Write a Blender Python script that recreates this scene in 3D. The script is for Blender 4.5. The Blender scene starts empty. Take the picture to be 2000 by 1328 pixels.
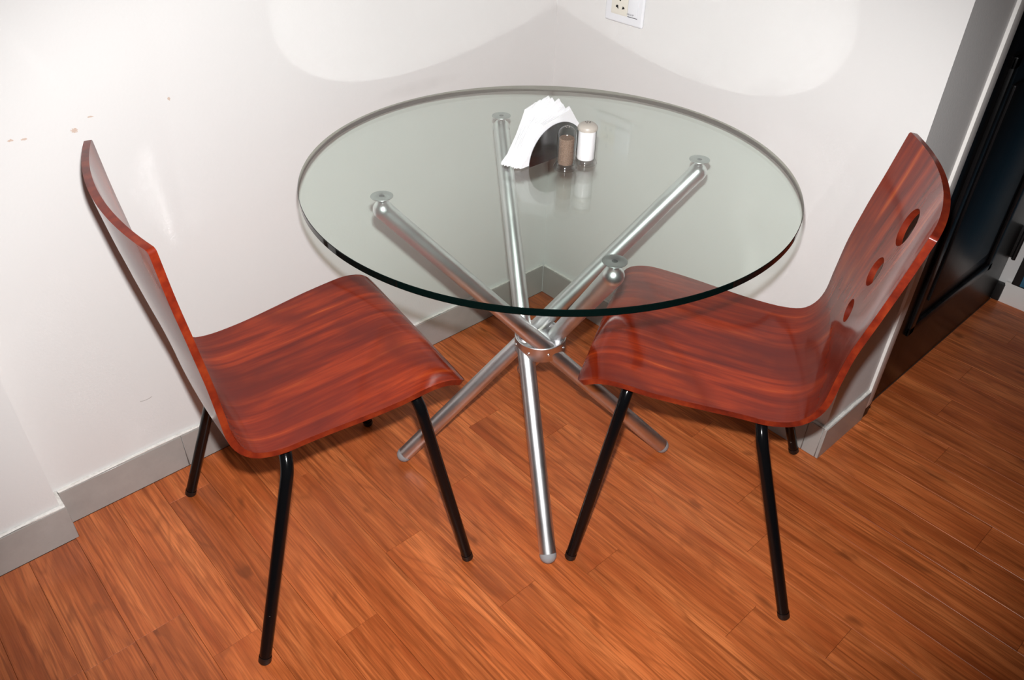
import bpy, bmesh, math, random
from mathutils import Vector, Matrix
from mathutils.geometry import delaunay_2d_cdt

random.seed(7)
SC = bpy.context.scene
COL = SC.collection

# ------------------------------------------------------------------ camera
YAW, PITCH, ROLL = 0.8200, 0.6431, 0.0274
CAM = Vector((1.4804, -1.5052, 1.3856))
FPX = 1554.86
_f = Vector((-math.sin(YAW) * math.cos(PITCH), math.cos(YAW) * math.cos(PITCH), -math.sin(PITCH)))
_r = Vector((math.cos(YAW), math.sin(YAW), 0))
_u = _r.cross(_f)
R2 = _r * math.cos(ROLL) + _u * math.sin(ROLL)
U2 = -_r * math.sin(ROLL) + _u * math.cos(ROLL)
cd = bpy.data.cameras.new('camera')
cd.sensor_fit = 'HORIZONTAL'
cd.sensor_width = 36.0
cd.lens = FPX / 2000.0 * 36.0
cd.clip_start = 0.02
cam = bpy.data.objects.new('camera', cd)
COL.objects.link(cam)
cam.matrix_world = Matrix.Translation(CAM) @ Matrix((R2, U2, -_f)).transposed().to_4x4()
SC.camera = cam

# ------------------------------------------------------------------ light and exposure
w = bpy.data.worlds.new('world')
SC.world = w
w.use_nodes = True
w.node_tree.nodes['Background'].inputs[0].default_value = (1.0, 0.93, 0.85, 1)
w.node_tree.nodes['Background'].inputs[1].default_value = 0.05
# the pop-up flash of the camera, just above the lens
FLASH = Vector((1.430, -1.462, 1.436))
fl = bpy.data.lights.new('flash', 'SPOT')
fl.energy = 135
fl.color = (1.0, 0.99, 0.985)
fl.shadow_soft_size = 0.014
fl.spot_size = math.radians(97)
fl.spot_blend = 0.6
flo = bpy.data.objects.new('flash', fl)
COL.objects.link(flo)
flo.matrix_world = Matrix.Translation(FLASH) @ Matrix((R2, U2, -_f)).transposed().to_4x4() @ Matrix.Rotation(math.radians(2), 4, 'Y') @ Matrix.Diagonal((1.0, 0.76, 1.0, 1.0))   # wide, low beam of a pop-up flash
# unseen disc lamp added overhead for dim warm ambient fill
cl = bpy.data.lights.new('ambient_fill', 'AREA')
cl.shape = 'DISK'
cl.size = 0.5
cl.energy = 0.6
cl.color = (1.0, 0.86, 0.68)
clo = bpy.data.objects.new('ambient_fill', cl)
COL.objects.link(clo)
clo.location = (3.0, -2.8, 3.06)

SC.view_settings.view_transform = 'Standard'
SC.view_settings.look = 'None'
SC.view_settings.gamma = 1.0
SC.view_settings.use_curve_mapping = False
SC.view_settings.exposure = 0.0
SC.cycles.caustics_reflective = True
SC.cycles.caustics_refractive = True
SC.cycles.max_bounces = 7
SC.cycles.diffuse_bounces = 3
SC.cycles.glossy_bounces = 4
SC.cycles.transmission_bounces = 4
SC.cycles.transparent_max_bounces = 16
SC.cycles.use_light_tree = False
SC.cycles.use_denoising = True
SC.cycles.use_adaptive_sampling = True
SC.cycles.adaptive_threshold = 0.03
SC.cycles.sample_clamp_indirect = 12.0
SC.cycles.blur_glossy = 0.1
SC.cycles.use_guiding = True
SC.cycles.use_surface_guiding = True
SC.cycles.surface_guiding_probability = 0.6
SC.cycles.use_volume_guiding = False
SC.cycles.guiding_training_samples = 48

# ------------------------------------------------------------------ helpers
def new_obj(name, me, parent=None, mat=None):
    o = bpy.data.objects.new(name, me)
    COL.objects.link(o)
    if parent is not None:
        o.parent = parent
    if mat is not None and me is not None:
        me.materials.append(mat)
    return o


def tag(o, label=None, cat=None, group=None, kind=None):
    if label: o['label'] = label
    if cat: o['category'] = cat
    if group: o['group'] = group
    if kind: o['kind'] = kind
    return o


def empty(name, loc=(0, 0, 0), rz=0.0):
    o = bpy.data.objects.new(name, None)
    COL.objects.link(o)
    o.location = loc
    o.rotation_euler = (0, 0, rz)
    o.empty_display_size = 0.05
    return o


def finish(bm, smooth=40):
    bmesh.ops.recalc_face_normals(bm, faces=bm.faces)
    me = bpy.data.meshes.new('m')
    bm.to_mesh(me)
    bm.free()
    if smooth:
        for p in me.polygons: p.use_smooth = True
        me.set_sharp_from_angle(angle=math.radians(smooth))
    return me


def b_box(bm, lo, hi, bevel=0.0, segs=2):
    r = bmesh.ops.create_cube(bm, size=1.0)
    vs = r['verts']
    for v in vs:
        for i in range(3):
            v.co[i] = lo[i] if v.co[i] < 0 else hi[i]
    if bevel > 0:
        es = {e for v in vs for e in v.link_edges}
        bmesh.ops.bevel(bm, geom=list(es), offset=bevel, segments=segs, affect='EDGES', profile=0.6)


def box(name, lo, hi, mat, parent=None, bevel=0.0, segs=2):
    bm = bmesh.new()
    b_box(bm, lo, hi, bevel, segs)
    return new_obj(name, finish(bm, 40 if bevel else 0), parent, mat)


def b_prism(bm, poly, z0, z1, M=None):
    M = M or Matrix()
    a = [bm.verts.new(M @ Vector((x, y, z0))) for x, y in poly]
    b = [bm.verts.new(M @ Vector((x, y, z1))) for x, y in poly]
    n = len(poly)
    bm.faces.new(a[::-1]); bm.faces.new(b)
    for i in range(n):
        bm.faces.new((a[i], a[(i + 1) % n], b[(i + 1) % n], b[i]))


def prism(name, poly, z0, z1, mat, parent=None, M=None, smooth=0, bevel=0.0):
    bm = bmesh.new()
    b_prism(bm, poly, z0, z1, M)
    if bevel:
        bmesh.ops.bevel(bm, geom=[e for e in bm.edges], offset=bevel, segments=2, affect='EDGES')
    return new_obj(name, finish(bm, smooth), parent, mat)


def b_lathe(bm, prof, n=48, M=None):
    M = M or Matrix()
    rings = []
    for r, z in prof:
        if r < 1e-6:
            rings.append([bm.verts.new(M @ Vector((0, 0, z)))])
        else:
            rings.append([bm.verts.new(M @ Vector((r * math.cos(2 * math.pi * k / n), r * math.sin(2 * math.pi * k / n), z))) for k in range(n)])
    for A, B in zip(rings, rings[1:]):
        for k in range(n):
            k2 = (k + 1) % n
            if len(A) == 1 and len(B) == 1: continue
            if len(A) == 1: bm.faces.new((A[0], B[k2], B[k]))
            elif len(B) == 1: bm.faces.new((A[k], A[k2], B[0]))
            else: bm.faces.new((A[k], A[k2], B[k2], B[k]))


def lathe(name, prof, mat, parent=None, n=48, M=None, smooth=35):
    bm = bmesh.new()
    b_lathe(bm, prof, n, M)
    return new_obj(name, finish(bm, smooth), parent, mat)


def align(p0, p1):
    """matrix whose z axis runs from p0 to p1, origin at p0"""
    p0 = Vector(p0); d = Vector(p1) - p0
    return Matrix.Translation(p0) @ d.to_track_quat('Z', 'Y').to_matrix().to_4x4()


def b_tube(bm, pts, r, n=20, cap=True):
    pts = [Vector(p) for p in pts]
    t0 = (pts[1] - pts[0]).normalized()
    a = t0.orthogonal().normalized()
    rings = []
    for i, p in enumerate(pts):
        if i == 0: t = pts[1] - pts[0]
        elif i == len(pts) - 1: t = pts[-1] - pts[-2]
        else: t = (pts[i + 1] - p).normalized() + (p - pts[i - 1]).normalized()
        t.normalize()
        a = (a - t * a.dot(t)).normalized()
        b = t.cross(a)
        rings.append([bm.verts.new(p + (a * math.cos(2 * math.pi * k / n) + b * math.sin(2 * math.pi * k / n)) * r) for k in range(n)])
    for A, B in zip(rings, rings[1:]):
        for k in range(n):
            bm.faces.new((A[k], A[(k + 1) % n], B[(k + 1) % n], B[k]))
    if cap:
        bm.faces.new(rings[0][::-1]); bm.faces.new(rings[-1])


def tube(name, pts, r, mat, parent=None, n=20):
    bm = bmesh.new()
    b_tube(bm, pts, r, n)
    return new_obj(name, finish(bm, 40), parent, mat)


def fillet(p0, p1, p2, rad, n=8):
    """points from p0 to p2 rounding the corner p1"""
    p0, p1, p2 = Vector(p0), Vector(p1), Vector(p2)
    d0 = (p0 - p1).normalized(); d2 = (p2 - p1).normalized()
    ang = d0.angle(d2)
    L = rad / math.tan(ang / 2)
    a, b = p1 + d0 * L, p1 + d2 * L
    c = p1 + (d0 + d2).normalized() * (rad / math.sin(ang / 2))
    out = [p0]
    va, vb = a - c, b - c
    th = va.angle(vb)
    for i in range(n + 1):
        t = i / n
        v = (va * math.sin((1 - t) * th) + vb * math.sin(t * th)) / math.sin(th)
        out.append(c + v)
    out.append(p2)
    return out


# ------------------------------------------------------------------ materials
class NT:
    def __init__(self, name):
        self.m = bpy.data.materials.new(name)
        self.m.use_nodes = True
        self.t = self.m.node_tree
        self.t.nodes.clear()
        self.out = self.t.nodes.new('ShaderNodeOutputMaterial')

    def n(self, typ, **kw):
        nd = self.t.nodes.new('ShaderNode' + typ)
        for k, v in kw.items():
            if k.startswith('i_'):
                self.set(nd.inputs[k[2:].replace('_', ' ')], v)
            elif k.startswith('n_'):
                self.set(nd.inputs[int(k[2:])], v)
            else:
                setattr(nd, k, v)
        return nd

    def set(self, sock, v):
        if isinstance(v, bpy.types.NodeSocket): self.t.links.new(v, sock)
        elif isinstance(v, bpy.types.Node): self.t.links.new(v.outputs[0], sock)
        else:
            if isinstance(v, (tuple, list)) and len(v) == 3 and sock.type == 'RGBA': v = (*v, 1)
            sock.default_value = v

    def math(self, op, a, b=0.0, c=None):
        nd = self.n('Math', operation=op)
        self.set(nd.inputs[0], a); self.set(nd.inputs[1], b)
        if c is not None: self.set(nd.inputs[2], c)
        return nd.outputs[0]

    def ramp(self, fac, stops, interp='LINEAR'):
        nd = self.n('ValToRGB')
        cr = nd.color_ramp
        cr.interpolation = interp
        while len(cr.elements) > 1: cr.elements.remove(cr.elements[-1])
        cr.elements[0].position = stops[0][0]
        for p, _ in stops[1:]: cr.elements.new(p)
        for e, (p, c) in zip(cr.elements, stops):
            e.position = p
            e.color = (*c, 1) if len(c) == 3 else c
        self.set(nd.inputs[0], fac)
        return nd.outputs[0]

    def mix(self, fac, a, b, mode='MIX'):
        nd = self.n('Mix', data_type='RGBA', blend_type=mode)
        self.set(nd.inputs[0], fac); self.set(nd.inputs[6], a); self.set(nd.inputs[7], b)
        return nd.outputs[2]

    def bsdf(self, **kw):
        nd = self.n('BsdfPrincipled')
        for k, v in kw.items():
            self.set(nd.inputs[k.replace('_', ' ')], v)
        return nd

    def done(self, sh):
        self.t.links.new(sh.outputs[0] if isinstance(sh, bpy.types.Node) else sh, self.out.inputs[0])
        return self.m

    def bump(self, h, strength=0.1, dist=0.001):
        return self.n('Bump', i_Strength=strength, i_Distance=dist, i_Height=h).outputs[0]

    def mapping(self, vec, scale=(1, 1, 1), loc=(0, 0, 0)):
        nd = self.n('Mapping')
        self.set(nd.inputs['Vector'], vec)
        self.set(nd.inputs['Scale'], scale); self.set(nd.inputs['Location'], loc)
        return nd.outputs[0]

    def noise(self, vec, scale=1, detail=2, rough=0.5, dist=0.0):
        nd = self.n('TexNoise', i_Scale=scale, i_Detail=detail, i_Roughness=rough, i_Distortion=dist)
        self.set(nd.inputs['Vector'], vec)
        return nd.outputs[0]


def plain(name, col, rough=0.5, metal=0.0, **kw):
    t = NT(name)
    return t.done(t.bsdf(Base_Color=col, Roughness=rough, Metallic=metal, **kw))


def mat_wall():
    t = NT('wall_paint')
    pos = t.n('NewGeometry').outputs['Position']
    big = t.noise(pos, 1.7, 1)
    fine = t.noise(pos, 190, 1)
    col = t.ramp(big, [(0.3, (0.725, 0.718, 0.706)), (0.7, (0.755, 0.748, 0.737))])
    sep = t.n('SeparateXYZ'); t.set(sep.inputs[0], pos)
    y, z = sep.outputs[1], sep.outputs[2]
    x = sep.outputs[0]
    patt = t.noise(pos, 420, 2)
    # small tan scuffs in the paint of the left wall
    for cy, cz, ry, rz in ((-1.272, 0.837, .006, .003), (-1.252, 0.834, .007, .0025), (-1.172, 0.829, .0080, .006), (-0.999, 0.846, .004, .004), (-1.14, .846, .007, .002)):
        dy = t.math('DIVIDE', t.math('SUBTRACT', y, cy), ry)
        dz = t.math('DIVIDE', t.math('SUBTRACT', z, cz), rz)
        d = t.math('ADD', t.math('MULTIPLY', dy, dy), t.math('MULTIPLY', dz, dz))
        m = t.math('LESS_THAN', t.math('ADD', d, t.math('MULTIPLY', patt, 1.6)), 1.25)
        m = t.math('MULTIPLY', m, t.math('LESS_THAN', x, 0.0))
        col = t.mix(t.math('MULTIPLY', m, 0.55), col, (0.50, 0.27, 0.14))
    # a faint grey rub mark above the table edge
    dy = t.math('DIVIDE', t.math('SUBTRACT', y, -0.43), .13)
    dz = t.math('DIVIDE', t.math('SUBTRACT', z, 0.745), .018)
    d = t.math('ADD', t.math('MULTIPLY', dy, dy), t.math('MULTIPLY', dz, dz))
    m = t.math('MULTIPLY', t.ramp(d, [(0, (1, 1, 1)), (1, (0, 0, 0))]), t.math('MULTIPLY', t.math('LESS_THAN', x, 0.0), t.noise(pos, 30, 3)))
    col = t.mix(t.math('MULTIPLY', m, 0.28), col, (0.45, 0.43, 0.41))
    # hairline pencil mark
    yy = t.math('SUBTRACT', y, -1.20)
    zc = t.math('ADD', t.math('MULTIPLY', t.math('MULTIPLY', yy, yy), 14.0), 0.2235)
    m = t.math('LESS_THAN', t.math('ABSOLUTE', t.math('SUBTRACT', z, zc)), 0.0007)
    m = t.math('MULTIPLY', m, t.math('LESS_THAN', t.math('ABSOLUTE', yy), 0.013))
    m = t.math('MULTIPLY', m, t.math('LESS_THAN', x, 0.0))
    col = t.mix(t.math('MULTIPLY', m, 0.6), col, (0.2, 0.18, 0.17))
    return t.done(t.bsdf(Base_Color=col, Roughness=0.55, Specular_IOR_Level=0.3, Normal=t.bump(fine, 0.25, 0.0008)))


def wood_colour(t, vec, rnd):
    """orange laminate grain, boards along x"""
    off = t.n('CombineXYZ')
    t.set(off.inputs[0], t.math('MULTIPLY', rnd, 37.0)); t.set(off.inputs[1], t.math('MULTIPLY', rnd, 91.0)); t.set(off.inputs[2], t.math('MULTIPLY', rnd, 13.0))
    add = t.n('VectorMath', operation='ADD'); t.set(add.inputs[0], vec); t.set(add.inputs[1], off)
    v = add.outputs[0]
    n1 = t.noise(t.mapping(v, (1.6, 9, 1)), 1.4, 3, 0.5, 0.7)
    rings = t.math('SINE', t.math('MULTIPLY', n1, 46.0))
    rings = t.math('MULTIPLY_ADD', rings, 0.5, 0.5)
    rings = t.math('POWER', rings, 3.5)
    broad = t.noise(t.mapping(v, (1.0, 9, 1)), 2.0, 4, 0.6, 0.5)
    fine = t.noise(t.mapping(v, (9, 330, 1)), 1.0, 3, 0.6, 0.2)
    fine2 = t.noise(t.mapping(v, (3.5, 105, 1)), 1.0, 3, 0.6, 0.8)
    knots = t.noise(t.mapping(v, (4.5, 11, 1)), 2.2, 2, 0.5, 0.3)
    base = t.ramp(broad, [(0.30, (0.37, 0.078, 0.019)), (0.5, (0.53, 0.134, 0.036)), (0.70, (0.70, 0.208, 0.062))])
    c = t.mix(t.math('MULTIPLY', rings, 0.34), base, (0.22, 0.055, 0.014))
    c = t.mix(t.ramp(fine2, [(0.50, (0, 0, 0)), (0.66, (0.7, 0.7, 0.7))]), c, (0.21, 0.045, 0.010))
    c = t.mix(t.ramp(fine, [(0.40, (0.42, 0.42, 0.42)), (0.56, (0, 0, 0))]), c, (0.24, 0.052, 0.012))
    c = t.mix(t.ramp(knots, [(0.66, (0, 0, 0)), (0.76, (0.7, 0.7, 0.7))]), c, (0.17, 0.042, 0.012))
    tone = t.math('MULTIPLY_ADD', t.math('FRACT', t.math('MULTIPLY', rnd, 17.3)), 0.16, 0.92)
    hsv = t.n('HueSaturation'); t.set(hsv.inputs['Value'], tone); t.set(hsv.inputs['Color'], c)
    return hsv.outputs[0], fine


def mat_plank():
    t = NT('laminate_plank')
    co = t.n('TexCoord').outputs['Object']
    rnd = t.n('ObjectInfo').outputs['Random']
    c, fine = wood_colour(t, co, rnd)
    return t.done(t.bsdf(Base_Color=c, Roughness=0.33, Specular_IOR_Level=0.35, Normal=t.bump(fine, 0.08, 0.0006)))


def mat_chair():
    t = NT('varnished_plywood')
    uv = t.n('TexCoord').outputs['UV']
    rnd = t.n('ObjectInfo').outputs['Random']
    off = t.n('CombineXYZ'); t.set(off.inputs[0], 3.1)
    v = t.mapping(uv, (1, 1, 1), (2.3, 5.1, 0))
    a = t.noise(t.mapping(v, (30, 2.6, 1)), 1.0, 5, 0.62, 0.5)
    b = t.noise(t.mapping(v, (85, 6, 1)), 1.0, 3, 0.6, 0.3)
    c = t.noise(t.mapping(v, (5, 3, 1)), 1.3, 3, 0.55, 0.3)
    base = t.ramp(a, [(0.30, (0.085, 0.006, 0.002)), (0.46, (0.20, 0.016, 0.003)), (0.60, (0.34, 0.034, 0.005)), (0.74, (0.54, 0.095, 0.013))])
    col = t.mix(t.ramp(c, [(0.38, (0.85, 0.85, 0.85)), (0.58, (0, 0, 0))]), base, (0.115, 0.010, 0.004))
    col = t.mix(t.ramp(b, [(0.52, (0, 0, 0)), (0.7, (0.45, 0.45, 0.45))]), col, (0.15, 0.010, 0.003))
    lo = t.noise(t.mapping(v, (8, 8, 1)), 3, 2)
    return t.done(t.bsdf(Base_Color=col, Roughness=0.5, Specular_IOR_Level=0.0, Coat_Weight=1.0, Coat_Roughness=0.11, Coat_IOR=1.32,
                         Normal=t.bump(b, 0.05, 0.0008), Coat_Normal=t.bump(lo, 0.04, 0.0015)))


def mat_chair_edge():
    t = NT('varnished_plywood_edge')
    co = t.n('TexCoord').outputs['Object']
    a = t.noise(t.mapping(co, (30, 30, 30)), 1.0, 4, 0.6)
    col = t.ramp(a, [(0.3, (0.085, 0.009, 0.004)), (0.5, (0.17, 0.016, 0.005)), (0.72, (0.26, 0.034, 0.008))])
    return t.done(t.bsdf(Base_Color=col, Roughness=0.5, Specular_IOR_Level=0.15, Coat_Weight=0.5, Coat_Roughness=0.14))


def mat_black_paint():
    t = NT('black_enamel')
    co = t.n('TexCoord').outputs['Object']
    a = t.noise(co, 95, 3, 0.6)
    g = t.noise(co, 5.5, 2)
    m = t.math('MULTIPLY', t.ramp(a, [(0.70, (0, 0, 0)), (0.735, (1, 1, 1))]), t.ramp(g, [(0.54, (0, 0, 0)), (0.62, (1, 1, 1))]))
    col = t.mix(m, (0.0035, 0.0035, 0.004), (0.22, 0.20, 0.17))
    return t.done(t.bsdf(Base_Color=col, Roughness=t.math('MULTIPLY_ADD', m, 0.4, 0.16), Specular_IOR_Level=0.25, Normal=t.bump(t.noise(co, 60, 2), 0.05, 0.001)))


def mat_alu(name, rough, val):
    t = NT(name)
    co = t.n('TexCoord').outputs['Object']
    a = t.noise(co, 14, 4, 0.6)
    col = t.ramp(a, [(0.3, (val * .86, val * .86, val * .87)), (0.7, (val, val, val * 1.01))])
    ro = t.math('MULTIPLY_ADD', a, 0.10, rough - 0.05)
    return t.done(t.bsdf(Base_Color=col, Metallic=1.0, Roughness=ro, Normal=t.bump(t.noise(co, 220, 2), 0.03, 0.0005)))


def backfacing_ior(t, ior):
    bf = t.n('NewGeometry').outputs['Backfacing']
    return t.math('MULTIPLY_ADD', bf, (1.0 / ior - ior), ior)


def mat_pane(name, tint, ior=1.5, rough=0.0):
    """clear sheet: straight-through tint plus Fresnel reflection"""
    t = NT(name)
    fr = t.n('Fresnel'); t.set(fr.inputs['IOR'], backfacing_ior(t, ior))
    tr = t.n('BsdfTransparent'); t.set(tr.inputs[0], tint)
    gl = t.n('BsdfGlossy'); t.set(gl.inputs['Color'], (1, 1, 1)); t.set(gl.inputs['Roughness'], rough)
    mx = t.n('MixShader'); t.set(mx.inputs[0], fr.outputs[0])
    t.t.links.new(tr.outputs[0], mx.inputs[1]); t.t.links.new(gl.outputs[0], mx.inputs[2])
    return t.done(mx)


def mat_acrylic():
    """clear moulded acrylic: tint darkened edge-on for the longer path and in place of refracted dark outlines"""
    t = NT('clear_acrylic')
    fr = t.n('Fresnel'); t.set(fr.inputs['IOR'], backfacing_ior(t, 1.5))
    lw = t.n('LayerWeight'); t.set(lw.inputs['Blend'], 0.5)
    tint = t.ramp(lw.outputs['Facing'], [(0.0, (0.96, 0.96, 0.96)), (0.55, (0.90, 0.90, 0.90)), (0.85, (0.50, 0.50, 0.50)), (1.0, (0.25, 0.25, 0.25))])  # dark outlines of refraction put into the edge-on tint
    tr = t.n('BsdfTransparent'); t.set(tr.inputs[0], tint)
    gl = t.n('BsdfGlossy'); t.set(gl.inputs['Color'], (1, 1, 1)); t.set(gl.inputs['Roughness'], 0.07)
    mx = t.n('MixShader'); t.set(mx.inputs[0], fr.outputs[0])
    t.t.links.new(tr.outputs[0], mx.inputs[1]); t.t.links.new(gl.outputs[0], mx.inputs[2])
    return t.done(mx)


def mat_glass_edge():
    """polished edge of float glass: deep green from outside, thin grey-green from inside the pane"""
    t = NT('glass_edge')
    bf = t.n('NewGeometry').outputs['Backfacing']
    p = t.bsdf(Base_Color=(0.001, 0.004, 0.0035), Roughness=0.06, Specular_IOR_Level=0.3)
    tr = t.n('BsdfTransparent'); t.set(tr.inputs[0], (0.42, 0.42, 0.36))
    mx = t.n('MixShader'); t.set(mx.inputs[0], bf)
    t.t.links.new(p.outputs[0], mx.inputs[1]); t.t.links.new(tr.outputs[0], mx.inputs[2])
    return t.done(mx)


def mat_tile():
    t = NT('skirting_tile')
    pos = t.n('NewGeometry').outputs['Position']
    a = t.noise(pos, 9, 4, 0.6)
    b = t.noise(pos, 140, 2)
    col = t.ramp(a, [(0.3, (0.335, 0.312, 0.292)), (0.7, (0.41, 0.385, 0.362))])
    col = t.mix(t.ramp(b, [(0.55, (0, 0, 0)), (0.75, (0.15, 0.15, 0.15))]), col, (0.30, 0.27, 0.24))
    return t.done(t.bsdf(Base_Color=col, Roughness=0.28, Specular_IOR_Level=0.4))


def mat_caulk():
    t = NT('plaster_filler')
    pos = t.n('NewGeometry').outputs['Position']
    a = t.noise(pos, 120, 3, 0.6)
    return t.done(t.bsdf(Base_Color=t.ramp(a, [(0.3, (0.66, 0.63, 0.59)), (0.7, (0.86, 0.84, 0.80))]), Roughness=0.7, Normal=t.bump(a, 0.5, 0.001)))


def mat_door():
    t = NT('dark_door_varnish')
    co = t.n('TexCoord').outputs['Object']
    a = t.noise(t.mapping(co, (30, 30, 1.5)), 1.5, 4, 0.6, 0.4)
    col = t.ramp(a, [(0.35, (0.002, 0.002, 0.002)), (0.7, (0.009, 0.0075, 0.008))])
    return t.done(t.bsdf(Base_Color=col, Roughness=0.32, Specular_IOR_Level=0.2, Normal=t.bump(a, 0.15, 0.001)))


def mat_napkin():
    t = NT('napkin_paper')
    co = t.n('TexCoord').outputs['Object']
    w1 = t.n('TexVoronoi', feature='F1', i_Scale=330.0); t.set(w1.inputs['Vector'], co)
    return t.done(t.bsdf(Base_Color=(0.80, 0.80, 0.815), Roughness=0.8, Specular_IOR_Level=0.1, Normal=t.bump(w1.outputs[0], 0.3, 0.0006)))


def mat_pepper():
    t = NT('ground_pepper')
    co = t.n('TexCoord').outputs['Object']
    a = t.noise(co, 900, 3, 0.7)
    return t.done(t.bsdf(Base_Color=t.ramp(a, [(0.35, (0.10, 0.062, 0.042)), (0.65, (0.36, 0.26, 0.195))]), Roughness=0.9))


M_WALL = mat_wall()
M_PLANK = mat_plank()
M_SUB = plain('floor_underlay', (0.05, 0.018, 0.007), 0.9)
M_CHAIR = mat_chair()
M_CEDGE = mat_chair_edge()
M_BLACK = mat_black_paint()
M_RUB = plain('black_rubber', (0.006, 0.006, 0.006), 0.45)
M_ALU = mat_alu('brushed_aluminium', 0.38, 0.80)
M_HUB = mat_alu('polished_aluminium', 0.33, 0.80)
M_CAP = plain('grey_plastic_cap', (0.33, 0.33, 0.34), 0.25)
M_DISC = mat_alu('matt_disc', 0.38, 0.50)
M_SCREW = plain('dark_steel', (0.05, 0.055, 0.055), 0.4, 0.8)
M_PANE = mat_pane('table_glass', (0.944, 0.984, 0.962), 1.5, 0.07)
M_GEDGE = mat_glass_edge()
M_TILE = mat_tile()
M_CAULK = mat_caulk()
M_DOOR = mat_door()
M_WHITE = plain('white_gloss_paint', (0.82, 0.80, 0.77), 0.35)
M_PLASTIC = plain('white_plastic', (0.78, 0.79, 0.82), 0.25)
M_CREAM = plain('cream_plastic', (0.74, 0.71, 0.63), 0.35)
M_DARK = plain('socket_dark', (0.004, 0.004, 0.004), 0.6)
M_INK = plain('grey_ink', (0.10, 0.10, 0.11), 0.6)
M_STEEL = mat_alu('stainless_steel', 0.20, 0.30)
M_NAP = mat_napkin()
M_JAR = mat_acrylic()
M_PEP = mat_pepper()
M_SALT = plain('table_salt', (0.92, 0.92, 0.93), 0.8)
M_CAPB = plain('beige_cap', (0.46, 0.42, 0.37), 0.35)
M_BLUE = plain('blue_panel', (0.03, 0.13, 0.22), 0.35)

# ------------------------------------------------------------------ room shell
TB = 0.009          # how far the skirting tiles stand proud of the plaster
LX = 0.9733         # tile face at the free end of the right wall
YL = -1.4246        # where the left wall steps out
PL = 0.0485
YR = 0.2163         # back of the free wall end
HB = 0.0931
ZC = 3.1
XR, YN, YF = 7.5, -7.5, 1.085

floor = box('floor', (-0.16, YN - 0.12, -0.09), (XR + 0.12, YF + 0.12, -0.007), M_SUB)
tag(floor, 'orange wood laminate floor of narrow staggered planks', 'floor', kind='structure')
ceil = box('ceiling', (-0.16, YN - 0.12, ZC), (XR + 0.12, YF + 0.12, ZC + 0.1), M_WALL)
tag(ceil, 'plain white painted ceiling over the corner', 'ceiling', kind='structure')
wl = prism('wall_left', [(-TB, TB), (-TB, YL - TB), (PL - TB, YL - TB), (PL - TB, YN), (-0.16, YN), (-0.16, YR), (-TB, YR)], -0.007, ZC, M_WALL)
tag(wl, 'off-white painted wall behind the left chair', 'wall', kind='structure')
wr = prism('wall_right', [(-TB, TB), (LX - TB, TB), (LX - TB, YR), (-TB, YR)], -0.007, ZC, M_WALL)
tag(wr, 'off-white painted wall with the socket, ending beside the black door', 'wall', kind='structure')
wf = box('wall_far', (0.90, YF, -0.007), (XR, YF + 0.12, ZC), M_WALL)
tag(wf, 'white wall at the hinge side of the black door', 'wall', kind='structure')
wb = box('wall_back', (PL - TB, YN - 0.12, -0.007), (XR, YN, ZC), M_WALL)
tag(wb, 'plain white wall behind the photographer', 'wall', kind='structure')
ws = box('wall_side', (XR, YN - 0.12, -0.007), (XR + 0.12, YF + 0.12, ZC), M_WALL)
tag(ws, 'plain white wall on the open side of the room', 'wall', kind='structure')

# planks: rows along x, seams read off the photograph
SEAM = {-1: -1.243, 0: -1.147, 1: -1.053, 2: -.956, 3: -.861, 4: -.763, 5: -.670, 6: -.573, 7: -.467, 8: -.368, 9: -.270, 10: -.173, 11: -.085, 12: .012, 13: .110,
        14: .207, 15: .292, 16: .387, 17: .480, 18: .575, 19: .666, 20: .760, 21: .852, 22: .938, 23: 1.030, 24: 1.085}
for n in range(-2, -20, -1): SEAM[n] = SEAM[n + 1] - 0.0948
JOINT = {0: .625, 1: .203, 2: .515, 3: .775, 4: .457, 6: .330, 7: .485, 8: 1.024, 9: .929, 10: .724, 11: .835, 14: 1.170, 18: 1.070, 21: 1.090, -1: .085, -4: .375}
PLEN = 0.785
XMAX = 2.55
GAP = 0.00022


def plank_mesh(L, W):
    c, t, g = 0.0004, 0.0068, GAP
    x, y = L / 2 - g, W / 2 - g
    v = []
    for (xx, yy, zz) in ((x, y, -t), (x, y, -c), (x - c, y - c, 0)):
        v += [(-xx, -yy, zz), (xx, -yy, zz), (xx, yy, zz), (-xx, yy, zz)]
    f = [(8, 9, 10, 11)]
    for k in (0, 4):
        for i in range(4):
            j = (i + 1) % 4
            f.append((k + i, k + j, k + 4 + j, k + 4 + i))
    me = bpy.data.meshes.new('plank')
    me.from_pydata(v, [], f)
    me.materials.append(M_PLANK)
    return me


pm = {}
rr = random.Random(3)
for n in range(-16, 24):
    y0, y1 = SEAM[n], SEAM[n + 1]
    x0 = PL if y1 < YL + 0.02 else 0.0
    if n >= 12: x0 = LX - TB if y0 < YR else 0.956
    j = JOINT.get(n, rr.uniform(0, PLEN))
    while j > x0 + 0.04: j -= PLEN
    cuts = [x0]
    j += PLEN
    while j < XMAX:
        if j > x0 + 0.04: cuts.append(j)
        j += PLEN
    cuts.append(XMAX)
    for a, b in zip(cuts, cuts[1:]):
        key = (round(b - a, 4), round(y1 - y0, 4))
        if key not in pm: pm[key] = plank_mesh(b - a, y1 - y0)
        o = new_obj('plank', pm[key], floor)
        o.location = ((a + b) / 2, (y0 + y1) / 2, 0)
# the rest of the floor, out of the picture
rest = box('laminate_sheet', (XMAX, YN, -0.007), (XR, YF, -0.0002), M_PLANK, floor)
rest2 = box('laminate_sheet', (PL - TB, YN, -0.007), (XMAX, SEAM[-16], -0.0002), M_PLANK, floor)


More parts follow.
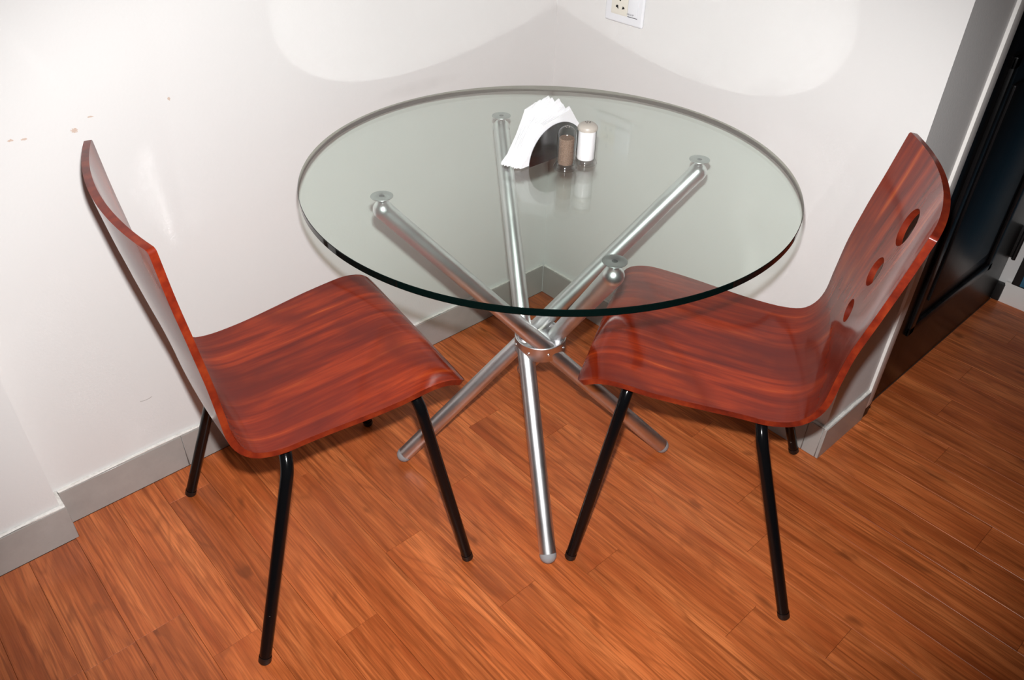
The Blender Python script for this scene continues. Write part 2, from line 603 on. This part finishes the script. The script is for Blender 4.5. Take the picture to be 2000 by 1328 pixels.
def tile_run(owner, pieces, caulks):
    for lo, hi in pieces:
        box('tile', lo, hi, M_TILE, owner, bevel=0.0012, segs=1)
    for lo, hi in caulks:
        bm = bmesh.new(); b_box(bm, lo, hi, 0.0015, 1)
        # slightly wavy hand-finished strip
        bmesh.ops.subdivide_edges(bm, edges=[e for e in bm.edges if e.calc_length() > 0.1], cuts=24)
        for v in bm.verts:
            if v.co.z > lo[2] + 0.001: v.co.z += random.uniform(-0.001, 0.0015)
        new_obj('filler_strip', finish(bm, 40), owner, M_CAULK)


e = 0.0003
bl = empty('baseboard_left'); tag(bl, 'grey tile skirting along the left wall behind the chair', 'baseboard', kind='structure')
tile_run(bl, [((-TB, -0.56 + e, 0), (0, 0.0, HB)), ((-TB, -1.157 + e, 0), (0, -0.56 - e, HB)), ((-TB, YL + e, 0), (0, -1.157 - e, HB))],
         [((-TB, YL, HB), (-0.0012, 0.0, HB + 0.004))])
bc = empty('baseboard_column'); tag(bc, 'grey tile skirting of the wall step at the far left', 'baseboard', kind='structure')
tile_run(bc, [((PL - TB, -2.0 + e, 0), (PL, YL, HB)), ((PL - TB, -2.6, 0), (PL, -2.0 - e, HB)), ((-TB, YL - TB, 0), (PL - TB - e, YL, HB))],
         [((PL - TB, -2.6, HB), (PL - 0.0012, YL - 0.001, HB + 0.004)), ((-TB, YL - TB, HB), (PL - TB, YL - 0.0012, HB + 0.004))])
br = empty('baseboard_right'); tag(br, 'grey tile skirting along the right wall under the chair', 'baseboard', kind='structure')
tile_run(br, [((0.0, 0, 0), (0.33, TB, HB)), ((0.33 + e, 0, 0), (0.927 - e, TB, HB)), ((0.927 + e, 0, 0), (LX - TB, TB, HB))],
         [((0.0, 0.0012, HB), (LX - TB, TB, HB + 0.004))])
be = empty('baseboard_end'); tag(be, 'grey tile skirting on the free end of the right wall', 'baseboard', kind='structure')
tile_run(be, [((LX - TB + e, 0, 0), (LX, YR, HB))], [((LX - TB, 0.001, HB), (LX - 0.0012, YR, HB + 0.003))])
bf = empty('baseboard_far'); tag(bf, 'white painted skirting beyond the black door', 'baseboard', kind='structure')
box('board', (0.975, YF - 0.012, 0), (XR, YF, 0.072), M_WHITE, bf, bevel=0.002)

# door frame strip beside the wall end and the black door
tr1 = empty('trim_1', (0, 0, 0)); tag(tr1, 'narrow white door frame strip along the wall end', 'door frame', kind='structure')
box('frame_strip', (0.915, YR, 0.034), (0.9715, YR + 0.035, 2.1), M_WHITE, tr1, bevel=0.0015)
box('frame_foot', (0.915, YR + 0.001, 0), (0.9710, YR + 0.034, 0.034), M_RUB, tr1, bevel=0.001)
d1 = empty('door_1', (0, 0, 0)); tag(d1, 'black varnished panel door beyond the right wall end', 'door', kind='structure')
box('door_leaf', (0.915, YR + 0.036, 0.004), (0.955, YF - 0.016, 2.08), M_DOOR, d1, bevel=0.002)


def panel_frame(name, y0, y1, z0, z1, wd, h):
    bm = bmesh.new()
    for (a, b, c, d) in ((y0, y1, z0, z0 + wd), (y0, y1, z1 - wd, z1), (y0, y0 + wd, z0, z1), (y1 - wd, y1, z0, z1)):
        b_box(bm, (0.9545, a, c), (0.955 + h, b, d), min(h, wd) * 0.4, 2)
    return new_obj(name, finish(bm, 40), d1, M_DOOR)


panel_frame('moulding', 0.355, 0.865, 0.195, 0.90, 0.028, 0.010)
box('panel', (0.954, 0.43, 0.27), (0.961, 0.79, 0.825), M_DOOR, d1, bevel=0.005)
panel_frame('moulding', 0.355, 0.865, 1.05, 1.92, 0.028, 0.010)
box('panel', (0.954, 0.43, 1.125), (0.961, 0.79, 1.845), M_DOOR, d1, bevel=0.005)
for z0 in (0.155, 1.75):
    hg = empty('hinge'); hg.parent = d1
    hg['label'] = 'black door hinge'
    box('leaf', (0.935, YF - 0.020, z0), (0.972, YF - 0.004, z0 + 0.105), M_RUB, hg, bevel=0.003)
    tube('pin', [(0.968, YF - 0.020, z0 - 0.002), (0.968, YF - 0.020, z0 + 0.107)], 0.006, M_RUB, hg, 12)
box('door_stop', (0.950, YF - 0.020, 0.004), (0.978, YF - 0.001, 0.062), M_RUB, d1, bevel=0.002)

fp = empty('framed_panel', (1.0, YF, 0.073))
tag(fp, 'black-framed blue panel on the far white wall beside the door hinge', 'panel')
bm = bmesh.new()
for a, b, c, d in ((0.992, 1.014, 0.073, 0.9), (1.50, 1.522, 0.073, 0.9), (0.992, 1.522, 0.073, 0.0735), (0.992, 1.522, 0.88, 0.9)):
    b_box(bm, (a - 1.0, -0.016, c - 0.073), (b - 1.0, -0.0005, d - 0.073))
new_obj('panel_frame', finish(bm, 0), fp, M_RUB)
box('panel_face', (0.0141, -0.010, 0.0006), (0.4999, -0.001, 0.8069), M_BLUE, fp)

# ------------------------------------------------------------------ wall socket
so = empty('wall_socket', (0.2185, TB, 0.908))
tag(so, 'white wall socket plate high on the right wall', 'socket')
SW, SH, SD = 0.0575, 0.045, 0.010
bm = bmesh.new()
b_box(bm, (-SW, -SD, -SH), (SW, 0, SH), 0.005, 3)
new_obj('plate', finish(bm, 40), so, M_PLASTIC)
mod = box('socket_module', (-0.037, -SD - 0.0016, -0.0265), (0.0125, -SD + 0.002, 0.0265), M_CREAM, so, bevel=0.0008)
swi = box('blank_module', (0.0135, -SD - 0.0018, -0.0245), (0.043, -SD + 0.002, 0.0265), M_PLASTIC, so, bevel=0.001)
fy = -SD - 0.0017
XZ = Matrix(((1, 0, 0, 0), (0, 0, 1, 0), (0, 1, 0, 0), (0, 0, 0, 1)))   # (x, y) -> (x, z), extruded in y


def pin(poly):
    prism('pin_hole', poly, fy - 0.0002, fy + 0.001, M_DARK, mod, XZ)


def arc(cx, cz, r, a0=0, a1=360, n=16):
    return [(cx + r * math.cos(math.radians(a0 + (a1 - a0) * i / n)), cz + r * math.sin(math.radians(a0 + (a1 - a0) * i / n))) for i in range(n)]


pin([(-0.0235, -0.0085), (-0.0205, -0.0055), (-0.0165, -0.0060), (-0.0150, -0.0145), (-0.0190, -0.0115), (-0.0225, -0.0115)])
pin([(-0.0020, -0.0060), (0.0030, -0.0085), (0.0035, -0.0115), (-0.0010, -0.0125), (-0.0045, -0.0135)])
pin(arc(-0.0115, 0.0065, 0.0026))
pin(arc(-0.0115, 0.0125, 0.0034))
box('dark_line', (0.0135, -SD - 0.0008, -0.0262), (0.043, -SD + 0.001, -0.0250), M_INK, so)  # thin dark strip below the blank module
tc = bpy.data.curves.new('txt', 'FONT')
tc.body = 'NECLUP'
tc.size = 0.0052
tc.extrude = 0.0001
tc.align_x = 'CENTER'
to = bpy.data.objects.new('txt', tc)
COL.objects.link(to)
dg = bpy.context.evaluated_depsgraph_get()
tme = bpy.data.meshes.new_from_object(to.evaluated_get(dg))
bpy.data.objects.remove(to)
for v in tme.vertices:
    v.co = Vector((v.co.x * 1.05 + 0.0225, fy - 0.0002 - v.co.z, v.co.y - 0.0215))
tme.materials.clear()
new_obj('lettering', tme, swi, M_INK)

# ------------------------------------------------------------------ glass table
TC = Vector((0.513, -0.519, 0))
RT, ZT, TH = 0.4583, 0.750, 0.0128
tb = empty('glass_table', (TC.x, TC.y, 0))
tag(tb, 'round clear glass table on four crossed aluminium legs', 'table')
bm = bmesh.new()
NSEG = 192
c = 0.0010
b_lathe(bm, [(0, ZT - TH), (RT - c, ZT - TH), (RT, ZT - TH + c), (RT, ZT - c), (RT - c, ZT), (0, ZT)], NSEG)
me = finish(bm, 30)
me.materials.append(M_PANE); me.materials.append(M_GEDGE)
for p in me.polygons:
    if abs(p.normal.z) < 0.95: p.material_index = 1
top = bpy.data.objects.new('tabletop', me); COL.objects.link(top); top.parent = tb
top['label'] = 'clear glass disc with a dark green edge'

LR = 0.0178
HUBZ = 0.353


def dome(r, n=8):
    return [(r * math.cos(math.pi / 2 * i / n), r * math.sin(math.pi / 2 * i / n)) for i in range(n)] + [(0, r)]


for A in (65, 155, 245, -25):
    a, b = math.radians(A), math.radians(A + 180 - 13)
    T = Vector((0.315 * math.cos(a), 0.315 * math.sin(a), 0.7095))
    B = Vector((0.314 * math.cos(b), 0.314 * math.sin(b), 0.0192))
    ax = (T - B).normalized()
    leg = tube('leg', [B + ax * 0.004, T], LR, M_ALU, tb, 32)
    lathe('foot_cap', [(LR + .0003, -0.004), (LR + .0003, 0.0)] + [(x, z) for x, z in dome(LR + .0003)], M_CAP, leg, 28, align(B + ax * 0.004, B))
    lathe('end_cap', [(LR + .0006, -0.006), (LR + .0006, 0.0)] + [(x, z) for x, z in dome(LR + .0006)], M_HUB, leg, 28, align(T, T + ax))
    zd = ZT - TH - 0.0003
    d = lathe('mounting_disc', [(0, zd - 0.014), (0.007, zd - 0.014), (0.0075, zd - 0.0022), (0.0195, zd - 0.0018), (0.0205, zd - 0.0008), (0.0202, zd), (0.0055, zd), (0.005, zd - 0.0003), (0, zd - 0.0003)], M_DISC, leg, 40, Matrix.Translation((T.x, T.y, 0)))
    d.data.materials.append(M_SCREW)
    for p in d.data.polygons:
        if math.hypot(p.center.x - T.x, p.center.y - T.y) < 0.0052 and p.center.z > zd - 0.001: p.material_index = 1

hub = lathe('hub', [(0, -0.010), (0.049, -0.010), (0.0520, -0.017), (0.0545, -0.0185), (0.0555, -0.017), (0.0555, 0.0155), (0.0545, 0.0165), (0.0525, 0.0165), (0.0520, 0.0135), (0, 0.0135)], M_HUB, tb, 64, Matrix.Translation((0, 0, HUBZ)))
for k in range(8):
    a = math.radians(-70 + 45 * k)
    dv = Vector((math.cos(a), math.sin(a), 0))
    zz = HUBZ
    lathe('screw', [(0.0032, 0), (0.0032, 0.0008), (0.0026, 0.0014), (0.0012, 0.0014), (0.0012, 0.0008), (0, 0.0008)], M_HUB, hub, 14, align(dv * 0.0553 + Vector((0, 0, zz)), dv + Vector((0, 0, zz))))
lathe('bolt_hole', [(0.0055, 0), (0.0055, 0.0004), (0, 0.0004)], M_DARK, hub, 18, Matrix.Translation((0.000, 0.000, HUBZ + 0.0134)))

# ------------------------------------------------------------------ chairs
def catmull(pts, per=10):
    out = []
    P = [Vector(p) for p in pts]
    P = [P[0] * 2 - P[1]] + P + [P[-1] * 2 - P[-2]]
    for i in range(1, len(P) - 2):
        for k in range(per):
            t = k / per
            a, b, c_, d = P[i - 1], P[i], P[i + 1], P[i + 2]
            out.append(0.5 * ((2 * b) + (c_ - a) * t + (2 * a - 5 * b + 4 * c_ - d) * t * t + (3 * b - a - 3 * c_ + d) * t ** 3))
    out.append(P[-2])
    return out


def lerp_table(tab, x):
    if x <= tab[0][0]: return tab[0][1]
    for (a, va), (b, vb) in zip(tab, tab[1:]):
        if x <= b:
            t = (x - a) / (b - a)
            t = t * t * (3 - 2 * t)
            return va + (vb - va) * t
    return tab[-1][1]


SEATP = [(.246, .441), (.236, .452), (.215, .462), (.180, .466), (.110, .458), (.030, .449), (-.050, .4415), (-.100, .439)]


def chair(name, loc, ang, label, back, sag_top):
    t = empty(name, (loc[0], loc[1], 0), math.radians(ang) - math.pi / 2)
    tag(t, label, 'chair', 'dining chairs at the glass table')
    prof = catmull([Vector((v, z)) for v, z in SEATP + back], 12)
    S = [0.0]
    for a, b in zip(prof, prof[1:]): S.append(S[-1] + (b - a).length)
    LT = S[-1]

    def at(s):
        s = max(0.0, min(LT, s))
        lo, hi = 0, len(S) - 1
        while hi - lo > 1:
            m = (lo + hi) // 2
            if S[m] <= s: lo = m
            else: hi = m
        k = (s - S[lo]) / max(1e-9, S[hi] - S[lo])
        return prof[lo].lerp(prof[hi], k)
    s_b = next(s for s, q in zip(S, prof) if q.x < -0.135)       # in the bend
    HW = [(0, .2085), (.12, .207), (s_b - .06, .190), (s_b + .03, .184), (s_b + .12, .188), (LT - .12, .2005), (LT, .203)]

    def hw(s): return lerp_table(HW, s)

    def P(u, s):
        q = at(s)
        k = max(0.0, min(1.0, (s - s_b) / (LT - s_b)))
        sg = sag_top * (k ** 0.6) * (1 - (u / 0.205) ** 2) if k > 0 else 0.0
        k2 = min(1.0, k * 6)
        return Vector((u, q.x - sg * k2, q.y))

    def N(u, s):
        h = 0.004
        du = P(u + h, s) - P(u - h, s)
        ds = P(u, min(LT, s + h)) - P(u, max(0, s - h))
        return ds.cross(du).normalized()           # towards the sitter
    # outline in (u, s)
    out = []
    def corner(su, s_c, s_dir, r):
        pts = []
        for i in range(9):
            a = math.pi / 2 * i / 8
            pts.append((su * (hw(s_c) - r + r * math.cos(a)), s_c + s_dir * (r - r * math.sin(a))))
        return pts
    rf, rb = 0.026, 0.006
    right = []
    s = rf
    ns = 70
    right = [(hw(rf + (LT - rf - rb) * i / ns), rf + (LT - rf - rb) * i / ns) for i in range(1, ns)]
    fr = corner(1, 0, 1, rf)[::-1]         # from the front middle out to the side
    tr = corner(1, LT, -1, rb)             # from the side to the top middle
    nx = 26
    half = fr + right + tr
    ftop = [(hw(LT) - rb - (2 * (hw(LT) - rb)) * i / nx, LT) for i in range(1, nx)]
    left = [(-u, s) for u, s in half[::-1]]
    ffront = [(-(hw(0) - rf) + 2 * (hw(0) - rf) * i / nx, 0.0) for i in range(1, nx)]
    outline = half + ftop + left + ffront
    # three holes down the middle of the back
    def s_of_z(z):
        return next(s for s, q in zip(S, prof) if s > s_b and q.y >= z)
    holes = []
    for zc, rad in ((0.756, 0.0335), (0.661, 0.0270), (0.575, 0.0220)):
        sc = s_of_z(zc)
        holes.append([(rad * math.cos(2 * math.pi * i / 32), sc + rad * math.sin(2 * math.pi * i / 32)) for i in range(32)])
    verts = [Vector(p) for p in outline]
    loops = [list(range(len(outline)))]
    for h in holes:
        k = len(verts)
        verts += [Vector(p) for p in h]
        loops.append(list(range(k, k + len(h))))
    edges = [(L[i], L[(i + 1) % len(L)]) for L in loops for i in range(len(L))]

    def inside_hole(p, m=1.0):
        for (zc, rad), h in zip(((0.756, 0.0335), (0.661, 0.0270), (0.575, 0.0220)), holes):
            cxy = (0.0, sum(q[1] for q in h) / len(h))
            if math.hypot(p[0] - cxy[0], p[1] - cxy[1]) < rad * m: return True
        return False
    gs = 0.011
    ny = int(LT / gs)
    # keep the cut between seat and backrest on one straight row
    s_cut = s_b + 0.012
    rows = sorted({round(i * LT / ny, 5) for i in range(1, ny)} | {round(s_cut, 5)})
    rows = [r for r in rows if abs(r - s_cut) < 1e-4 or abs(r - s_cut) > 0.004]
    cutrow = []
    for s in rows:
        H = hw(s)
        iscut = abs(s - s_cut) < 1e-4
        m = 34
        for i in range(m + 1):
            u = -H + 2 * H * i / m
            if not iscut and (i == 0 or i == m): continue
            ed = 0.004
            if not iscut:
                if s < rf + ed and abs(u) > H - rf - 0.002:
                    if math.hypot(abs(u) - (H - rf), s - rf) > rf - ed: continue
                if s > LT - rb - ed and abs(u) > H - rb - ed: continue
                if inside_hole((u, s), 1.13): continue
            if iscut: cutrow.append(len(verts))
            verts.append(Vector((u, s)))
    edges += list(zip(cutrow, cutrow[1:]))
    co, _, faces, *_ = delaunay_2d_cdt(verts, edges, [], 0, 1e-6)
    H_in = []
    for f in faces:
        cx_ = sum(co[i].x for i in f) / 3; cy_ = sum(co[i].y for i in f) / 3
        if inside_hole((cx_, cy_), 0.999): continue
        if abs(cx_) > hw(cy_) + 1e-5: continue
        if cy_ < rf and abs(cx_) > hw(0) - rf and math.hypot(abs(cx_) - (hw(0) - rf), cy_ - rf) > rf: continue
        if cy_ > LT - rb and abs(cx_) > hw(LT) - rb and math.hypot(abs(cx_) - (hw(LT) - rb), cy_ - LT + rb) > rb: continue
        a, b, c_ = (co[i] for i in f)
        if abs((b - a).cross(c_ - a)) < 1e-10: continue
        H_in.append(f if (b - a).cross(c_ - a) > 0 else f[::-1])
    TK = 0.0057
    PT = [P(q.x, q.y) for q in co]
    NN = [N(q.x, q.y) for q in co]

    def build(part, sel):
        fs = [f for f in H_in if sel(sum(co[i].y for i in f) / 3)]
        cnt = {}
        for f in fs:
            for i in range(3):
                a, b = f[i], f[(i + 1) % 3]
                cnt[(a, b)] = 1
        bd = [(a, b) for (a, b) in cnt if (b, a) not in cnt]
        used = sorted({i for f in fs for i in f})
        idx = {g: k for k, g in enumerate(used)}
        n = len(used)
        V = [PT[g] + NN[g] * TK for g in used] + [PT[g] - NN[g] * TK for g in used]
        F, LN, MI, UV = [], [], [], []
        for f in fs:
            F.append(tuple(idx[i] for i in f[::-1])); LN += [NN[i] for i in f[::-1]]; MI.append(0); UV += [(co[i].x, co[i].y) for i in f[::-1]]
            F.append(tuple(n + idx[i] for i in f)); LN += [-NN[i] for i in f]; MI.append(0); UV += [(co[i].x + 3, co[i].y) for i in f]
        # orientation check of the sitter side
        f0 = F[0]
        if (V[f0[1]] - V[f0[0]]).cross(V[f0[2]] - V[f0[0]]).dot(LN[0]) < 0:
            F2, LN2, UV2, k = [], [], [], 0
            for f in F:
                m = len(f)
                F2.append(f[::-1]); LN2 += LN[k:k + m][::-1]; UV2 += UV[k:k + m][::-1]; k += m
            F, LN, UV = F2, LN2, UV2
        nxt = dict(bd); prv = {b: a for a, b in bd}
        on = {}
        for a, b in bd:
            if abs(co[a].y - s_cut) < 1e-4 and abs(co[b].y - s_cut) < 1e-4: continue
            d = PT[b] - PT[a]
            for g in (a, b):
                q = d.cross(NN[g])
                on[g] = on.get(g, Vector()) + q.normalized()
        mids = {}
        for g in on:
            v = on[g].normalized()
            cut = abs(co[g].y - s_cut) < 1e-4
            mids[g] = (v, cut)
        rim = {}
        def rv(g):
            if g not in rim:
                rim[g] = len(V)
                V.append(PT[g] + NN[g] * TK); V.append(PT[g] - NN[g] * TK)
            return rim[g]
        for a, b in bd:
            if abs(co[a].y - s_cut) < 1e-4 and abs(co[b].y - s_cut) < 1e-4: continue
            # outward direction lies away from the face's inside
            ra_, rb2 = rv(a), rv(b)
            q = [ra_, rb2, rb2 + 1, ra_ + 1]
            na, nb = mids[a][0], mids[b][0]
            fn = (V[q[1]] - V[q[0]]).cross(V[q[2]] - V[q[0]])
            face_in = None
            if (na + nb).dot(fn) < 0:
                q = q[::-1]
                ln = [na, nb, nb, na]
            else:
                ln = [na, nb, nb, na]
            if q[0] != ra_: ln = [na, nb, nb, na][::-1]
            F.append(tuple(q)); LN += ln; MI.append(1); UV += [(0, 0)] * 4
        me = bpy.data.meshes.new(part)
        me.from_pydata([tuple(v) for v in V], [], F)
        me.materials.append(M_CHAIR); me.materials.append(M_CEDGE)
        uvl = me.uv_layers.new(name='UVMap')
        for i, q in enumerate(UV): uvl.data[i].uv = q
        for i, p in enumerate(me.polygons):
            p.material_index = MI[i]; p.use_smooth = True
        me.normals_split_custom_set([tuple(v) for v in LN])
        o = bpy.data.objects.new(part, me)
        COL.objects.link(o); o.parent = t
        return o
    build('seat', lambda s: s < s_cut)
    build('backrest', lambda s: s >= s_cut)
    # black tubular frame: one bar under the seat for each pair of legs
    RL = 0.0112
    for vb, zb, fv in ((0.155, 0.4462, 0.220), (-0.085, 0.4210, -0.220)):
        tube('crossbar', [(-0.12, vb, zb), (0.12, vb, zb)], RL, M_BLACK, t, 18)
        for sgn in (-1, 1):
            k = Vector((sgn * 0.182, vb, zb))
            ft = Vector((sgn * 0.245, fv, 0.006))
            lg = tube('leg', fillet((sgn * 0.12, vb, zb), k, ft, 0.058, 12), RL, M_BLACK, t, 20)
            ax = (ft - k).normalized()
            end = Vector((ft.x, ft.y, ft.z))
            lathe('foot_glide', [(RL + .0007, -0.012), (RL + .0009, 0.0), (RL - .0012, 0.0035), (0, 0.0038)], M_RUB, lg, 20, align(end, end + ax))
            # lower the glide onto the boards
    return t


BACK_R = [(-.140, .447), (-.164, .470), (-.176, .505), (-.181, .560), (-.188, .620), (-.203, .690), (-.221, .770), (-.237, .846)]
BACK_L = [(-.138, .447), (-.160, .470), (-.170, .505), (-.174, .560), (-.179, .620), (-.188, .690), (-.199, .780), (-.207, .864)]
chair('dining_chair', (0.366, -1.014), 81.3, 'red-brown varnished plywood chair by the left wall, seen from behind its backrest', BACK_L, 0.030)
chair('dining_chair', (0.853, -0.347), -150.24, 'red-brown varnished plywood chair by the black door, three holes showing in its backrest', BACK_R, 0.034)

# ------------------------------------------------------------------ napkins and their holder
NX = 0.4815
nh = empty('napkin_holder', (NX, -0.470, ZT)); tag(nh, 'stainless steel napkin holder with half-round plates on the glass table', 'napkin holder')
YZ = Matrix(((0, 0, 1, 0), (1, 0, 0, 0), (0, 1, 0, 0), (0, 0, 0, 1)))     # (a, b, c) -> x=c, y=a, z=b
half = [(0.0725 * math.cos(math.radians(a)), 0.0015 + 0.068 * math.sin(math.radians(a))) for a in range(0, 181, 6)]
prism('plate', half, 0.0, 0.0012, M_STEEL, nh, YZ, smooth=30)
prism('plate', half, -0.0392, -0.038, M_STEEL, nh, YZ, smooth=30)
box('base', (-0.0392, -0.0725, 0.0003), (0.0012, 0.0725, 0.0015), M_STEEL, nh)

NN_ = 14
rn = random.Random(5)
for i in range(NN_):
    k = i / (NN_ - 1)             # 0 next to the plate facing the room, 1 at the far plate
    x = NX - 0.0016 - 0.0345 * k
    j = lambda s=0.004: rn.uniform(-s, s)
    dz = 0.0016
    top_y = -0.440 - 0.052 * k + j(0.006)
    top_z = 0.086 + 0.018 * math.sin(math.pi * min(1, k * 1.05)) + 0.014 * k + j(0.004)
    ly = -0.5635 - 0.012 * k + j(0.003)
    poly = [(-0.378 + j(), dz), (ly, dz + 0.001), (ly + 0.002, dz + 0.006),
            (-0.548 - 0.012 * k + j(0.002), 0.019), (-0.530 - 0.014 * k + j(0.002), 0.052), (-0.506 - 0.020 * k + j(0.002), 0.073 + 0.005 * k),
            (top_y - 0.028, 0.081 + 0.014 * k + j(0.002)), (top_y - 0.006, top_z - 0.002), (top_y, top_z),
            (top_y + 0.016, top_z - 0.022), (-0.405 - 0.012 * k, 0.048), (-0.388, 0.02)]
    bm = bmesh.new()
    th = 0.0020
    fan = 0.10 * (k - 0.25)                      # upper part leans away with the fan
    ra = [bm.verts.new((x - fan * max(0, b - 0.066) * 1.2 - 0.10 * k * max(0, -0.545 - a) , a, ZT + b)) for a, b in poly]
    rb_ = [bm.verts.new((v.co.x - th, v.co.y, v.co.z)) for v in ra]
    bm.faces.new(ra[::-1]); bm.faces.new(rb_)
    for q in range(len(poly)):
        bm.faces.new((ra[q], ra[(q + 1) % len(poly)], rb_[(q + 1) % len(poly)], rb_[q]))
    me = finish(bm, 0)
    o = new_obj('paper_napkin', me, None, M_NAP)
    tag(o, 'foremost white napkin, its whole face showing around the half-round steel plate' if i == 0 else 'white paper napkin fanned behind the foremost one in the steel holder', 'napkin', 'napkins in the holder')

# ------------------------------------------------------------------ salt and pepper
def shaker(name, loc, label, content, ztop_c, cap):
    t = empty(name, (loc[0], loc[1], ZT)); tag(t, label, 'shaker', 'salt and pepper shakers')
    R0 = 0.0180
    prof = [(0, 0.0006), (0.0222, 0.0006), (0.0230, 0.002), (0.0222, 0.0045), (0.0205, 0.0065), (0.0188, 0.010), (R0, 0.016), (R0, 0.062)]
    if cap:
        prof += [(R0, 0.0668), (0, 0.0668)]
    else:
        prof += [(R0 - 0.0002, 0.064)] + [(0.0178 * math.cos(math.radians(a)), 0.064 + 0.0178 * math.sin(math.radians(a))) for a in range(10, 90, 10)] + [(0, 0.0818)]
    lathe('jar', prof, M_JAR, t, 40)
    RC = 0.0165 if cap else 0.0142
    lathe('contents', [(0, 0.0105), (RC - .0006, 0.0105), (RC, 0.012), (RC, ztop_c - .001), (RC - .0009, ztop_c), (0, ztop_c + 0.0006)], content, t, 32)
    # pressed foot ring inside the base
    lathe('foot_ring', [(0.0155, 0.0022), (0.0172, 0.0022), (0.0172, 0.0095), (0.0155, 0.0095), (0.0155, 0.0022)], M_JAR, t, 32)
    if cap:
        c_ = lathe('cap', [(0, 0.068), (0.0188, 0.067), (0.0190, 0.0705)] + [(0.0190 * math.cos(math.radians(a)), 0.0705 + 0.0105 * math.sin(math.radians(a))) for a in range(12, 90, 13)] + [(0, 0.081)], M_CAPB, t, 40)
        for q in range(5):
            a = 2 * math.pi * q / 5
            r_ = 0.0045
            z_ = 0.0705 + 0.0105 * math.sqrt(1 - (r_ / 0.019) ** 2)
            lathe('pour_hole', [(0.0011, -0.0004), (0.0011, 0.0003), (0, 0.0003)], M_DARK, c_, 10, Matrix.Translation((r_ * math.cos(a), r_ * math.sin(a), z_)))
    else:
        for q in range(5):
            a = 2 * math.pi * q / 5
            r_ = 0.0040
            z_ = 0.064 + 0.0178 * math.sqrt(1 - (r_ / 0.0178) ** 2)
            lathe('pour_hole', [(0.0009, -0.0004), (0.0009, 0.0003), (0, 0.0003)], M_CAPB, t, 10, Matrix.Translation((r_ * math.cos(a), r_ * math.sin(a), z_)))
    return t


shaker('pepper_shaker', (0.5255, -0.4905), 'clear domed shaker holding brown ground pepper', M_PEP, 0.060, False)
shaker('salt_shaker', (0.5335, -0.4450), 'clear shaker full of white salt with a beige cap', M_SALT, 0.0655, True)
